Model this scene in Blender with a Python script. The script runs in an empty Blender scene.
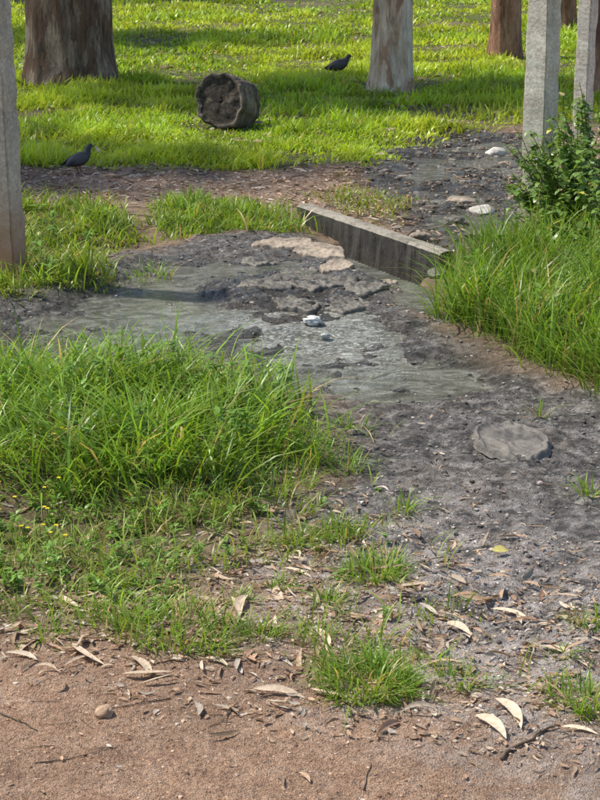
import bpy, math, numpy as np, bmesh
from mathutils import Vector, Matrix
rng = np.random.default_rng(7)
# ------------------------------------------------------------ camera / survey
F=1800.0; TH=math.atan(510/F); H=1.8*math.cos(TH)
cT,sT=math.cos(TH),math.sin(TH)
def g(px,py,h=0.0):
    u=(px-300)/F; v=(400-py)/F
    dy=cT+v*sT; dz=-sT+v*cT
    t=(h-H)/dz
    return np.array([u*t, dy*t])
def poly(pts): return np.array([g(a,b) for a,b in pts])
sc=bpy.context.scene
cam=bpy.data.cameras.new("camera"); co=bpy.data.objects.new("camera",cam); sc.collection.objects.link(co)
co.location=(0,0,H); co.rotation_euler=(math.pi/2-TH,0,0)
cam.sensor_fit='VERTICAL'; cam.sensor_height=24; cam.lens=24*F/800; cam.clip_end=2000
sc.camera=co
# ------------------------------------------------------------ noise
def _h(i,j,s):
    n=(i*374761393+j*668265263+s*1442695041)&0xffffffff
    n=((n^(n>>13))*1274126177)&0xffffffff
    return ((n^(n>>16))&0xffff)/65535.0
def vn(x,y,s=0):
    x=np.asarray(x,float);y=np.asarray(y,float)
    i=np.floor(x).astype(np.int64); j=np.floor(y).astype(np.int64)
    a=x-i;b=y-j;a=a*a*(3-2*a);b=b*b*(3-2*b)
    return (_h(i,j,s)*(1-a)+_h(i+1,j,s)*a)*(1-b)+(_h(i,j+1,s)*(1-a)+_h(i+1,j+1,s)*a)*b
def fbm(x,y,size,oc=4,s=0):
    r=0;amp=1;t=0;f=1/size
    for k in range(oc):
        r=r+amp*(vn(x*f+13.7*k,y*f-7.3*k,s+k)-.5);t+=amp;amp*=.5;f*=2.03
    return r/t*2
def ss(a,b,x):
    t=np.clip((x-a)/(b-a),0,1);return t*t*(3-2*t)
def sd(P,x,y):
    d=np.full(np.shape(x),1e9); ins=np.zeros(np.shape(x),bool)
    n=len(P)
    for k in range(n):
        ax,ay=P[k];bx,by=P[(k+1)%n]
        ex,ey=bx-ax,by-ay
        t=np.clip(((x-ax)*ex+(y-ay)*ey)/(ex*ex+ey*ey+1e-12),0,1)
        d=np.minimum(d,(x-ax-t*ex)**2+(y-ay-t*ey)**2)
        c=((ay>y)!=(by>y))&(x<(bx-ax)*(y-ay)/((by-ay) if by!=ay else 1e-9)+ax)
        ins^=c
    d=np.sqrt(d); return np.where(ins,d,-d)
def mask(P,x,y,soft=.08,nz=.1,ns=.3,seed=0):
    return ss(-soft,soft,sd(P,x,y)+nz*fbm(x,y,ns,3,seed))
# ------------------------------------------------------------ plan regions
MUD=poly([(-60,318),(60,296),(120,262),(200,245),(300,240),(388,285),(440,335),(560,380),(700,420),(850,500),(850,680),(600,665),(500,680),(400,630),(310,545),(290,500),(340,450),(340,400),(250,372),(100,362),(-60,372)])
PALE=poly([(290,520),(420,490),(560,530),(700,580),(800,770),(560,780),(450,750),(330,690),(250,610)])
RED=poly([(-500,632),(0,625),(150,650),(300,692),(400,705),(500,760),(600,780),(900,790),(1400,1500),(-900,1500)])
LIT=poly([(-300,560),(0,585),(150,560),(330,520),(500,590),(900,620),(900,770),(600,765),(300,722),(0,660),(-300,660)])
PATH=poly([(-300,172),(20,168),(130,165),(280,172),(400,158),(440,132),(560,126),(700,130),(700,200),(560,215),(500,235),(440,262),(380,225),(310,212),(250,203),(100,202),(-300,200)])
DITCH=poly([(365,165),(400,138),(470,126),(530,130),(560,170),(540,215),(490,245),(440,258),(400,240),(405,205),(370,185)])
PUP=poly([(0,335),(50,308),(130,286),(200,268),(262,270),(238,295),(232,312),(265,330),(230,348),(120,350),(40,355)])
PLOW=poly([(318,388),(350,372),(400,362),(430,354),(485,366),(498,384),(450,397),(385,400)])
FLOW=poly([(225,312),(300,322),(375,326),(405,348),(415,370),(340,388),(280,375),(225,350)])
MID=poly([(215,275),(300,268),(375,300),(385,335),(330,350),(215,335)])
HOLE=poly([(330,243),(345,240),(425,262),(412,288),(385,290),(345,262)])
G1=poly([(-300,214),(0,210),(100,208),(140,230),(120,262),(100,296),(20,318),(-300,330)])
G1b=poly([(150,210),(200,206),(290,216),(303,236),(250,246),(190,242),(160,236)])
G2=poly([(-350,395),(0,390),(60,392),(180,392),(240,400),(290,420),(315,440),(290,460),(225,495),(120,505),(0,500),(-350,500)])
G3=poly([(-350,480),(0,480),(120,490),(230,480),(270,510),(220,560),(150,605),(0,622),(-350,630)])
G4=poly([(462,292),(445,325),(500,345),(560,372),(600,402),(850,460),(900,240),(560,240),(530,255),(480,270)])
G6=poly([(180,440),(340,440),(370,500),(430,590),(480,690),(300,660),(120,650),(60,590),(150,520)])
G8=poly([(325,197),(350,190),(420,192),(415,205),(385,218),(345,212)])
LAWNC=poly([(-2000,174),(20,168),(130,166),(280,172),(370,164),(400,138),(440,128),(560,122),(2000,122),(2000,-80),(-2000,-80)])
LY0=g(300,372)[1]; LY1=g(300,318)[1]
def level(x,y): return -0.02+0.055*ss(LY0-.1,LY1+.1,y+.15*fbm(x,y,.6,2,5))
MHC=g(300,305)
def hgt(x,y):
    x=np.asarray(x,float);y=np.asarray(y,float)
    near=ss(60,15,y)
    z=.03*fbm(x,y,1.6,3,1)+.012*fbm(x,y,.3,3,2)*near+.004*fbm(x,y,.06,2,3)*near
    z=z+.25*fbm(x,y,18,2,9)*ss(20,45,y)
    b=(y>3)&(y<14.5)&(abs(x)<5)
    if b.any():
        xb,yb=x[b],y[b]; zb=z[b]
        mu=mask(MUD,xb,yb,.12,.08,.3,11)
        L=level(xb,yb)
        clod=np.abs(fbm(xb,yb,.09,3,22))
        zm=L+.018+.020*fbm(xb,yb,.22,4,21)+.020*clod+.010*fbm(xb,yb,.035,2,24)
        pools=np.maximum(mask(PUP,xb,yb,.16,.2,.35,31),np.maximum(mask(PLOW,xb,yb,.10,.08,.3,32),mask(FLOW,xb,yb,.10,.1,.2,33)))
        pools=np.maximum(pools,.72*mask(MID,xb,yb,.12,.15,.25,35))
        zm=zm-pools*(.030+.012*clod)+pools*(.015*fbm(xb*.45,yb,.09,4,34)+.006*fbm(xb,yb,.03,2,36))
        dx=(xb-MHC[0])/.42;dy=(yb-MHC[1])/.5
        r=np.hypot(dx,dy)+.25*fbm(xb,yb,.25,3,41)
        zm=zm+.014*ss(1.05,.97,r)+.012*ss(.76,.70,r)+.010*ss(.5,.45,r)-.010*ss(.35,.25,r)
        zb=zb*(1-mu)+zm*mu
        pa=mask(PALE,xb,yb,.25,.15,.3,16)*(1-mu)
        zb=zb+pa*(.014*np.abs(fbm(xb,yb,.08,3,25))+.006*fbm(xb,yb,.03,2,26))
        zb=zb+.07*mask(G2,xb,yb,.25,.1,.4,6)+.04*mask(G1,xb,yb,.3,.1,.4,7)+.04*mask(G1b,xb,yb,.2,.1,.4,7)+.04*mask(G4,xb,yb,.25,.1,.4,8)
        zb=zb-.17*mask(HOLE,xb,yb,.05,.03,.1,12)
        di=mask(DITCH,xb,yb,.3,.1,.3,13)
        zb=zb*(1-.6*di)-.05*di+.08*di*fbm(xb,yb,.28,4,14)
        rd=mask(RED,xb,yb,.3,.1,.3,15)
        zb=zb*(1-.6*rd)+rd*.004*fbm(xb,yb,.03,2,27)
        z=z.copy(); z[b]=zb
    return z
# ------------------------------------------------------------ mesh helper
def mkmesh(name,V,T,mats=(),cols=None,smooth=True,midx=None,link=True,parent=None,extra=None):
    V=np.asarray(V,np.float32).reshape(-1,3);T=np.asarray(T,np.int32);k=T.shape[1]
    me=bpy.data.meshes.new(name)
    me.vertices.add(len(V));me.vertices.foreach_set("co",V.ravel())
    me.loops.add(T.size);me.loops.foreach_set("vertex_index",T.ravel())
    me.polygons.add(len(T));me.polygons.foreach_set("loop_start",np.arange(0,T.size,k,dtype=np.int32))
    try: me.polygons.foreach_set("loop_total",np.full(len(T),k,np.int32))
    except Exception: pass
    for m in mats: me.materials.append(m)
    if midx is not None: me.polygons.foreach_set("material_index",np.asarray(midx,np.int32))
    me.update(calc_edges=True)
    me.polygons.foreach_set("use_smooth",np.full(len(T),smooth))
    def addc(nm,c):
        a=me.color_attributes.new(nm,'FLOAT_COLOR','POINT')
        c=np.asarray(c,np.float32)
        if c.shape[1]==3: c=np.hstack([c,np.ones((len(c),1),np.float32)])
        a.data.foreach_set("color",c.ravel())
    if cols is not None: addc("col",cols)
    if extra: 
        for nm,c in extra.items(): addc(nm,c)
    ob=bpy.data.objects.new(name,me)
    if link: sc.collection.objects.link(ob)
    if parent: ob.parent=parent
    return ob
def empty(name):
    e=bpy.data.objects.new(name,None); sc.collection.objects.link(e); return e
class Acc:
    def __init__(s): s.V=[];s.T=[];s.C=[];s.n=0
    def add(s,V,T,C=None):
        V=np.asarray(V,float).reshape(-1,3)
        s.V.append(V);s.T.append(np.asarray(T)+s.n)
        if C is None: C=(1,1,1)
        C=np.asarray(C,float)
        if C.ndim==1: C=np.tile(C,(len(V),1))
        s.C.append(C);s.n+=len(V)
    def make(s,name,mats,**k):
        return mkmesh(name,np.vstack(s.V),np.vstack(s.T),mats,np.vstack(s.C),**k)
def ribbons(C,S,U,col,tipcol=None):
    N,K,_=C.shape
    V=np.stack([C-S+U,C,C+S+U],2)
    base=(np.arange(N)*K*3)[:,None]
    q=[]
    for k in range(K-1):
        for a in (0,1):
            i=k*3+a
            q+= [[i,i+1,i+4],[i,i+4,i+3]]
    q=np.array(q).ravel()
    T=(base+q[None]).reshape(-1,3)
    if tipcol is None: tipcol=col
    t=np.linspace(0,1,K)[None,:,None]
    cc=col[:,None,:]*(1-t)+tipcol[:,None,:]*t
    cc=np.repeat(cc[:,:,None,:],3,2).reshape(-1,3)
    return V.reshape(-1,3),T,cc
def flatrib(C,S,col,tipcol):
    N,K,_=C.shape
    V=np.stack([C-S,C+S],2)
    base=(np.arange(N)*K*2)[:,None]
    q=[]
    for k in range(K-1):
        i=k*2; q+=[[i,i+1,i+3],[i,i+3,i+2]]
    T=(base+np.array(q).ravel()[None]).reshape(-1,3)
    t=np.linspace(0,1,K)[None,:,None]
    cc=col[:,None,:]*(1-t)+tipcol[:,None,:]*t
    return V.reshape(-1,3),T,np.repeat(cc[:,:,None,:],2,2).reshape(-1,3)
def blades(x,y,L,W,lean,col,K=5,ang=None,droop=1.0,z0=None):
    N=len(x)
    if ang is None: ang=rng.uniform(0,2*math.pi,N)
    z=(hgt(x,y)-.01) if z0 is None else z0
    t=np.linspace(0,1,K)[None]
    d=np.stack([np.cos(ang),np.sin(ang)],1)
    hor=L[:,None]*(lean[:,None]*(.35*t+.65*t**2))
    ver=L[:,None]*(t*np.sqrt(np.clip(1-(lean[:,None]*.45)**2,0.1,1))-droop*.33*lean[:,None]*t**3)
    C=np.stack([x[:,None]+d[:,:1]*hor,y[:,None]+d[:,1:]*hor,z[:,None]+ver],2)
    tw=rng.normal(0,.5,N); a2=ang+math.pi/2+tw
    w=W[:,None]*np.where(t<.5,.75+.5*t,(1-t)*2)**.8*.5+.0002
    S=np.stack([np.cos(a2)[:,None]*w,np.sin(a2)[:,None]*w,0*w],2)
    tip=col*np.array([1.25,1.15,1.0])
    return flatrib(C,S,col*np.array([.95,.9,.85]),tip)
def gcol(N,base=(.085,.17,.022),var=.25,dead=.05,yel=.3):
    c=np.tile(np.array(base),(N,1))*(1+rng.normal(0,var,(N,1))).clip(.4,1.8)
    yy=rng.random((N,1))*yel
    c=c*(1-yy)+np.array([.28,.33,.05])*yy
    dd=rng.random(N)<dead
    c[dd]=np.array([.50,.39,.21])*(rng.uniform(.6,1.2,(dd.sum(),1)))
    return c.clip(.005,1)
def tube(P,R,seg=12,noise=None,flat=None,caps=True):
    P=np.asarray(P,float);R=np.asarray(R,float);n=len(P)
    T=np.gradient(P,axis=0);T/=np.linalg.norm(T,axis=1)[:,None]+1e-12
    ref=np.array([0,0,1.]) if abs(T[0][2])<.9 else np.array([1.,0,0])
    a=np.cross(ref,T[0]);a/=np.linalg.norm(a)
    V=[]
    th=np.linspace(0,2*math.pi,seg,endpoint=False)
    for i in range(n):
        a=a-T[i]*a.dot(T[i]);a/=np.linalg.norm(a);b=np.cross(T[i],a)
        r=np.full(seg,R[i])
        if noise is not None: r=r*noise(th,i/(n-1),P[i])
        fa,fb=(1,1) if flat is None else flat
        V.append(P[i]+fa*a[None]*(r*np.cos(th))[:,None]+fb*b[None]*(r*np.sin(th))[:,None])
    V=np.vstack(V);Tt=[]
    for i in range(n-1):
        for j in range(seg):
            q=i*seg+j;w=i*seg+(j+1)%seg
            Tt+=[[q,w,w+seg],[q,w+seg,q+seg]]
    if caps:
        V=np.vstack([V,P[0],P[-1]]);c0=n*seg
        for j in range(seg):
            Tt+=[[c0,(j+1)%seg,j],[c0+1,(n-1)*seg+j,(n-1)*seg+(j+1)%seg]]
    return V,np.array(Tt)
# ------------------------------------------------------------ materials
def mat(name):
    m=bpy.data.materials.new(name);m.use_nodes=True
    nt=m.node_tree;nt.nodes.clear()
    o=nt.nodes.new("ShaderNodeOutputMaterial");p=nt.nodes.new("ShaderNodeBsdfPrincipled")
    nt.links.new(p.outputs[0],o.inputs[0]);return m,nt,p,o
def N(nt,t,**k):
    n=nt.nodes.new(t)
    for a,b in k.items(): setattr(n,a,b)
    return n
def noise(nt,vec,scale,detail=5,rough=.6,dist=0):
    n=N(nt,"ShaderNodeTexNoise");n.inputs["Scale"].default_value=scale;n.inputs["Detail"].default_value=detail
    n.inputs["Roughness"].default_value=rough;n.inputs["Distortion"].default_value=dist
    if vec is not None: nt.links.new(vec,n.inputs["Vector"])
    return n.outputs["Fac"]
def ramp(nt,f,stops):
    r=N(nt,"ShaderNodeValToRGB");nt.links.new(f,r.inputs[0]);cr=r.color_ramp
    while len(cr.elements)<len(stops): cr.elements.new(.5)
    for e,(p,c) in zip(cr.elements,stops):
        e.position=p;e.color=(*c,1) if not np.isscalar(c) else (c,c,c,1)
    return r.outputs[0]
def mix(nt,f,a,b,mode='MIX'):
    m=N(nt,"ShaderNodeMix",data_type='RGBA',blend_type=mode)
    for s,v in ((m.inputs[0],f),(m.inputs[6],a),(m.inputs[7],b)):
        if hasattr(v,"is_linked") : nt.links.new(v,s)
        elif np.isscalar(v): s.default_value=v
        else: s.default_value=(*v,1)
    return m.outputs[2]
def math_(nt,op,a,b=None,clamp=False):
    m=N(nt,"ShaderNodeMath",operation=op,use_clamp=clamp)
    for s,v in ((m.inputs[0],a),(m.inputs[1],b)):
        if v is None: continue
        if hasattr(v,"is_linked"): nt.links.new(v,s)
        else: s.default_value=v
    return m.outputs[0]
def bump(nt,p,h,strength=.5,dist=.01):
    b=N(nt,"ShaderNodeBump");b.inputs["Strength"].default_value=strength;b.inputs["Distance"].default_value=dist
    nt.links.new(h,b.inputs["Height"]);nt.links.new(b.outputs[0],p.inputs["Normal"])
def coord(nt,scale=(1,1,1)):
    c=N(nt,"ShaderNodeTexCoord");mp=N(nt,"ShaderNodeMapping");mp.inputs["Scale"].default_value=scale
    nt.links.new(c.outputs["Object"],mp.inputs[0]);return mp.outputs[0]
def attr(nt,name):
    a=N(nt,"ShaderNodeAttribute",attribute_name=name);return a
def foliage(name,trans=.35,rough=.45,spec=.4,nscale=30):
    m,nt,p,o=mat(name)
    a=attr(nt,"col").outputs["Color"]
    if nscale:
        f=noise(nt,coord(nt),nscale,2)
        c=mix(nt,1.0,a,ramp(nt,f,[(.3,.75),(.7,1.2)]),'MULTIPLY')
    else: c=a
    nt.links.new(c,p.inputs["Base Color"]);p.inputs["Roughness"].default_value=rough
    p.inputs["Specular IOR Level"].default_value=spec
    if trans>0:
        t=N(nt,"ShaderNodeBsdfTranslucent");nt.links.new(mix(nt,1.0,c,(1.6,1.5,.8),'MULTIPLY'),t.inputs[0])
        s=N(nt,"ShaderNodeMixShader");s.inputs[0].default_value=trans
        nt.links.new(p.outputs[0],s.inputs[1]);nt.links.new(t.outputs[0],s.inputs[2]);nt.links.new(s.outputs[0],o.inputs[0])
    return m
M_grass=foliage("grass_blades",.35,.4,.45,0);M_leafy=foliage("broad_leaves",.3,.35,.5,0)
M_dry=foliage("dry_leaf",.08,.6,.3,90)
M_canopy=foliage("eucalyptus_leaves",.0,.4,.4,0)
# ground
def ground_mat():
    m,nt,p,o=mat("ground_soil")
    v=coord(nt)
    A=N(nt,"ShaderNodeSeparateColor");nt.links.new(attr(nt,"ma").outputs["Color"],A.inputs[0])
    B=N(nt,"ShaderNodeSeparateColor");nt.links.new(attr(nt,"mb").outputs["Color"],B.inputs[0])
    mud,red,pale=A.outputs;lawn,lit,wet=B.outputs
    n1=noise(nt,v,2.2,4,.65);n2=noise(nt,v,14,6,.74);n3=noise(nt,v,75,4,.7);n4=noise(nt,v,300,2,.6)
    n5=noise(nt,v,34,4,.75,.3)
    soil=ramp(nt,n2,[(.35,(.20,.13,.085)),(.5,(.34,.235,.155)),(.65,(.50,.375,.26))])
    redc=ramp(nt,n2,[(.32,(.38,.22,.14)),(.5,(.50,.315,.205)),(.68,(.60,.41,.29))])
    redc=mix(nt,1.0,redc,ramp(nt,n3,[(.32,.55),(.5,1.0),(.66,1.2)]),'MULTIPLY')
    mudc=ramp(nt,n2,[(.36,(.055,.05,.046)),(.46,(.13,.116,.106)),(.56,(.28,.255,.235)),(.66,(.47,.435,.41))])
    mudc=mix(nt,1.0,mudc,ramp(nt,n5,[(.36,.38),(.5,1.0),(.62,1.5)]),'MULTIPLY')
    mudc=mix(nt,math_(nt,'MULTIPLY',ramp(nt,n1,[(.5,0),(.7,1)]),.35),mudc,(.26,.20,.14))
    palec=ramp(nt,n5,[(.34,(.32,.265,.235)),(.5,(.56,.495,.455)),(.66,(.74,.68,.65))])
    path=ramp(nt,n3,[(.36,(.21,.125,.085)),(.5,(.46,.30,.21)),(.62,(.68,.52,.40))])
    green=ramp(nt,n2,[(.35,(.08,.095,.025)),(.65,(.20,.19,.08))])
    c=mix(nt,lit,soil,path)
    c=mix(nt,red,c,redc)
    c=mix(nt,mud,c,mudc)
    pm=math_(nt,'MULTIPLY',pale,ramp(nt,noise(nt,v,7,6,.78,.4),[(.42,0),(.56,.95)]))
    c=mix(nt,pm,c,palec)
    c=mix(nt,lawn,c,green)
    c=mix(nt,math_(nt,'MULTIPLY',wet,.68),c,mix(nt,ramp(nt,n5,[(.4,0),(.6,1)]),(.032,.029,.022),(.13,.122,.095)))
    c=mix(nt,1.0,c,ramp(nt,n1,[(.35,.82),(.65,1.12)]),'MULTIPLY')
    c=mix(nt,1.0,c,ramp(nt,n4,[(.34,.62),(.66,1.25)]),'MULTIPLY')
    nt.links.new(c,p.inputs["Base Color"])
    r=math_(nt,'SUBTRACT',.95,math_(nt,'ADD',math_(nt,'MULTIPLY',mud,math_(nt,'MULTIPLY',n2,.7)),math_(nt,'MULTIPLY',wet,.65)))
    r=math_(nt,'MAXIMUM',r,.12)
    nt.links.new(r,p.inputs["Roughness"])
    h=math_(nt,'ADD',math_(nt,'MULTIPLY',n5,1.3),math_(nt,'ADD',math_(nt,'MULTIPLY',n3,.9),math_(nt,'MULTIPLY',n4,.35)))
    bump(nt,p,h,.95,.018)
    return m
M_ground=ground_mat()
def gridmesh():
    ys=[2.0]
    while ys[-1]<40: ys.append(ys[-1]+max(.011,.0036*ys[-1]))
    while ys[-1]<900: ys.append(ys[-1]*1.12)
    ys=[-900,-200,-60,-20,-8,-3,-1,0,.7,1.3,1.7]+ys
    xs=list(np.arange(-2.3,2.3,.0135))
    e=xs[-1];s=.02;ext=[]
    while e<900: e+=s;s*=1.14;ext.append(e)
    xs=[-v for v in ext[::-1]]+xs+ext
    X,Y=np.meshgrid(np.array(xs),np.array(ys))
    return X,Y
X,Y=gridmesh();nr,nc=X.shape;x=X.ravel();y=Y.ravel()
z=hgt(x,y)
i=np.arange(nr*nc).reshape(nr,nc)
Q=np.stack([i[:-1,:-1],i[:-1,1:],i[1:,1:],i[1:,:-1]],-1).reshape(-1,4)
b=(y>1.5)&(y<45)&(abs(x)<14)
def fm(Pp,*a):
    r=np.zeros(len(x));r[b]=mask(Pp,x[b],y[b],*a);return r
mud=fm(MUD,.14,.2,.35,11);red=fm(RED,.28,.2,.35,15);red[(y<=1.5)]=1
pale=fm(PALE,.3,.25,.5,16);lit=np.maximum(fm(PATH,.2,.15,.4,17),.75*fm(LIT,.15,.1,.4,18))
lawn=np.maximum.reduce([fm(LAWNC,.12,.15,.4,19),fm(G1,.1,.1,.3,7),fm(G1b,.1,.1,.3,7),.9*fm(G2,.1,.1,.3,6),.45*fm(G3,.15,.15,.2,20),fm(G4,.08,.1,.3,8)])
lawn[y>=45]=1; lawn[(y>12.5)&(abs(x)>=14)]=1
bare=ss(.15,.5,fbm(x,y,1.1,3,70))*(y>13); lawn=lawn*(1-.6*bare)
dit=fm(DITCH,.15,.15,.25,13)
mud=np.maximum(mud,dit*.95); lit=lit*(1-dit)
wet=np.maximum.reduce([fm(PUP,.25,.25,.3,31),fm(PLOW,.22,.12,.3,32),fm(FLOW,.22,.12,.2,33),fm(MID,.25,.12,.2,35),dit*(.8+.2*ss(-.2,.3,fbm(x,y,.35,3,44)))])
wet=wet.clip(0,1)
Z1=np.ones(len(x))
mkmesh("ground",np.stack([x,y,z],1),Q,[M_ground],extra={"ma":np.stack([mud,red,pale,Z1],1),"mb":np.stack([lawn,lit,wet,Z1],1)})
# ------------------------------------------------------------ water
def water():
    m,nt,p,o=mat("murky_water")
    v=coord(nt,(1,1.5,1))
    n=noise(nt,v,6,6,.8,1.8)
    c=ramp(nt,n,[(.38,(.085,.085,.058)),(.5,(.19,.187,.14)),(.60,(.36,.36,.31))])
    fo=noise(nt,coord(nt,(1.0,1.7,1)),18,6,.82,2.6)
    fm_=attr(nt,"col").outputs["Color"]
    f=math_(nt,'MULTIPLY',ramp(nt,fo,[(.49,0),(.57,.95)]),fm_)
    c=mix(nt,f,c,(.66,.67,.64))
    nt.links.new(c,p.inputs["Base Color"])
    nt.links.new(math_(nt,'ADD',math_(nt,'MULTIPLY',f,.4),.06),p.inputs["Roughness"])
    p.inputs["IOR"].default_value=1.40
    w=noise(nt,coord(nt,(1,1.8,1)),20,5,.7,2.0)
    w2=noise(nt,v,110,2,.5)
    bump(nt,p,math_(nt,'ADD',w,math_(nt,'MULTIPLY',w2,.3)),.9,.026)
    def sheet_(x0,x1,y0,y1,polys,zf,ff,name,pad=-.25,st=.015):
        xs=np.arange(x0,x1,st);ys=np.arange(y0,y1,st)
        X,Y=np.meshgrid(xs,ys);x=X.ravel();y=Y.ravel()
        k=(np.maximum.reduce([sd(P_,x,y) for P_ in polys])>pad)
        z=zf(x,y);ny,nx=X.shape;i=np.arange(nx*ny).reshape(ny,nx)
        Q=np.stack([i[:-1,:-1],i[:-1,1:],i[1:,1:],i[1:,:-1]],-1).reshape(-1,4)
        Q=Q[k[Q].all(1)]
        u,inv=np.unique(Q,return_inverse=True);fo_=ff(x,y)
        mkmesh(name,np.stack([x,y,z],1)[u],inv.reshape(-1,4),[m],np.stack([fo_]*3,1)[u])
    def zf(x,y):
        fl=mask(FLOW,x,y,.1,.05,.2,3);mi=mask(MID,x,y,.1,.05,.2,3)
        return level(x,y)+.0015*fbm(x,y,.12,2,50)+fl*.014*fbm(x*.8,y*1.6,.10,3,51)+.010*mi
    def ff(x,y):
        r=np.hypot(x-g(300,330)[0],y-g(300,330)[1])
        return (.12+.6*mask(FLOW,x,y,.2,.1,.2,3)*ss(-.4,.3,fbm(x,y,.3,2,52))+.8*ss(.55,.15,r+.2*fbm(x,y,.2,2,53))).clip(0,1)
    sheet_(-2.2,1.6,5.9,9.4,[PUP,PLOW,FLOW,MID],zf,ff,"water")
    sheet_(.1,2.2,8.6,13.6,[DITCH],lambda x,y:-.056+0*x,lambda x,y:.1+0*x,"water",0.0,.03)
water()
# ------------------------------------------------------------ grass
def scatter(P,dens,nz=.06,soft=.06,seed=0,pad=.2):
    lo=P.min(0)-pad;hi=P.max(0)+pad
    lo=np.maximum(lo,[-3.2,2.5]);hi=np.minimum(hi,[3.2,14])
    n=int(dens*(hi[0]-lo[0])*(hi[1]-lo[1]))
    x=rng.uniform(lo[0],hi[0],n);y=rng.uniform(lo[1],hi[1],n)
    k=rng.random(n)<mask(P,x,y,soft,nz,.3,seed)
    return x[k],y[k]
def clumped(x,y,size,thr,seed):
    f=vn(x/size,y/size,seed)*.6+vn(x/size*2.3,y/size*2.3,seed+1)*.4
    k=rng.random(len(x))<ss(thr-.12,thr+.12,f);return x[k],y[k],f[k]
tall=Acc()
def addblades(acc,x,y,l0,l1,w,lean,base,**k):
    n=len(x)
    hv=.5+1.0*(vn(x/.22,y/.22,77)*.6+vn(x/.09,y/.09,78)*.4)
    L=rng.uniform(l0,l1,n)*hv
    W=w*rng.uniform(.5,1.3,n)
    ln=np.abs(rng.normal(lean,.3,n)).clip(.05,1.5)
    K=k.pop('K',5)
    ang=k.pop('ang',None)
    if ang is None: ang=8*vn(x/.12,y/.12,79)+rng.normal(0,1.1,n)
    c=gcol(n,base,**k)*(.7+.6*vn(x/.15,y/.15,80))[:,None]
    acc.add(*blades(x,y,L,W,ln,c,K,ang))
x,y=scatter(G2,3400,.18,.16,6);addblades(tall,x,y,.10,.27,.0064,.8,(.17,.33,.04),dead=.05)
x,y=scatter(G2,2400,.18,.16,6);addblades(tall,x,y,.04,.12,.005,.8,(.19,.32,.055),dead=.15)
x,y=scatter(G1,2300,.15,.12,7);x,y,_=clumped(x,y,.35,.45,90);addblades(tall,x,y,.06,.18,.0075,.7,(.19,.32,.035),dead=.06)
x,y=scatter(G1,2300,.15,.12,7);addblades(tall,x,y,.03,.08,.007,.8,(.22,.31,.055),dead=.14)
x,y=scatter(G1b,3000,.14,.1,7);addblades(tall,x,y,.04,.15,.0075,.7,(.17,.31,.035),dead=.06)
x,y=scatter(G4,3200,.08,.08,8);addblades(tall,x,y,.13,.37,.0065,.65,(.15,.30,.04),dead=.06)
x,y=scatter(G4,2300,.08,.08,8);addblades(tall,x,y,.06,.2,.0065,.8,(.16,.28,.04),dead=.1)
x,y=scatter(G8,1600,.12,.08,9);addblades(tall,x,y,.03,.08,.007,.7,(.18,.29,.04),dead=.12)
x,y=scatter(PATH,600,.08,.06,9);x,y,_=clumped(x,y,.3,.58,95);k=sd(DITCH,x,y)<0;addblades(tall,x[k],y[k],.02,.06,.006,.7,(.20,.29,.05))
x,y=scatter(G3,4600,.22,.2,20);x,y,_=clumped(x,y,.16,.40,91);addblades(tall,x,y,.03,.13,.004,.8,(.19,.32,.05),dead=.14)
x,y=scatter(G6,3000,.15,.18,23);x,y,_=clumped(x,y,.13,.60,92);addblades(tall,x,y,.03,.11,.0038,.8,(.19,.32,.05),dead=.14)
tall.make("tall_grass",[M_grass])
tuft=Acc()
for (px,py,r,n,L) in [(375,575,.085,340,.075),(372,688,.11,700,.08),(175,634,.15,340,.08),(115,622,.09,150,.07),(330,605,.04,70,.07),(592,712,.09,260,.075),(465,688,.06,90,.06),(335,535,.07,120,.08),(405,510,.03,50,.08),(590,497,.04,60,.08),(262,640,.06,100,.07),(592,628,.07,110,.05),(425,612,.02,20,.05),(300,540,.05,80,.07),(240,600,.05,60,.05),(430,668,.05,60,.06),(50,640,.05,50,.06),(540,420,.02,14,.08),(280,585,.04,60,.05),(460,600,.02,18,.04),(215,650,.05,70,.06),(320,640,.05,60,.06),(155,285,.12,100,.10),(560,660,.03,30,.05),(300,460,.1,200,.11),(345,470,.07,90,.09),(270,490,.12,200,.1),(350,430,.05,50,.08)]:
    c=g(px,py);a=rng.uniform(0,2*math.pi,n);rr=r*np.sqrt(rng.random(n))*(.35+1.1*vn(np.cos(a)*1.5,np.sin(a)*1.5,int(px)))
    x=c[0]+rr*np.cos(a);y=c[1]+rr*np.sin(a)
    Ls=L*rng.uniform(.4,1.3,n)
    ang=a+rng.normal(0,.9,n)
    tuft.add(*blades(x,y,Ls,.0032*rng.uniform(.6,1.3,n),np.abs(rng.normal(.75,.35,n)).clip(.05,1.5),gcol(n,(.17,.33,.045),dead=.09),5,ang))
tuft.make("grass_tufts",[M_grass])
# lawn
lw=Acc()
def lawnpts(n,y0,y1):
    yy=1/(rng.uniform(1/y1,1/y0,n));xx=rng.uniform(-1,1,n)*(1.2+.225*yy);return xx,yy
xx,yy=lawnpts(330000,10.8,40)
k=rng.random(len(xx))<mask(LAWNC,xx,yy,.15,.25,.5,19)
xx,yy=xx[k],yy[k]
f=vn(xx/.9,yy/.9,60)*.5+vn(xx/.35,yy/.35,61)*.5
bare=ss(.15,.5,fbm(xx,yy,1.1,3,70))
k=rng.random(len(xx))<(.35+.9*f)*(1-.75*bare);xx,yy,f=xx[k],yy[k],f[k];n=len(xx)
f=ss(.2,.8,f)
L=(.025+.12*f**1.5)*rng.uniform(.5,1.3,n)
yel=ss(.3,.6,vn(xx/1.7,yy/1.7,62))[:,None]
c=gcol(n,(.30,.48,.04),var=.22,dead=.04)*(1-.5*yel)+np.array([.52,.62,.07])*.5*yel
c=c*(.7+.6*vn(xx/.3,yy/.3,63))[:,None]
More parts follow.
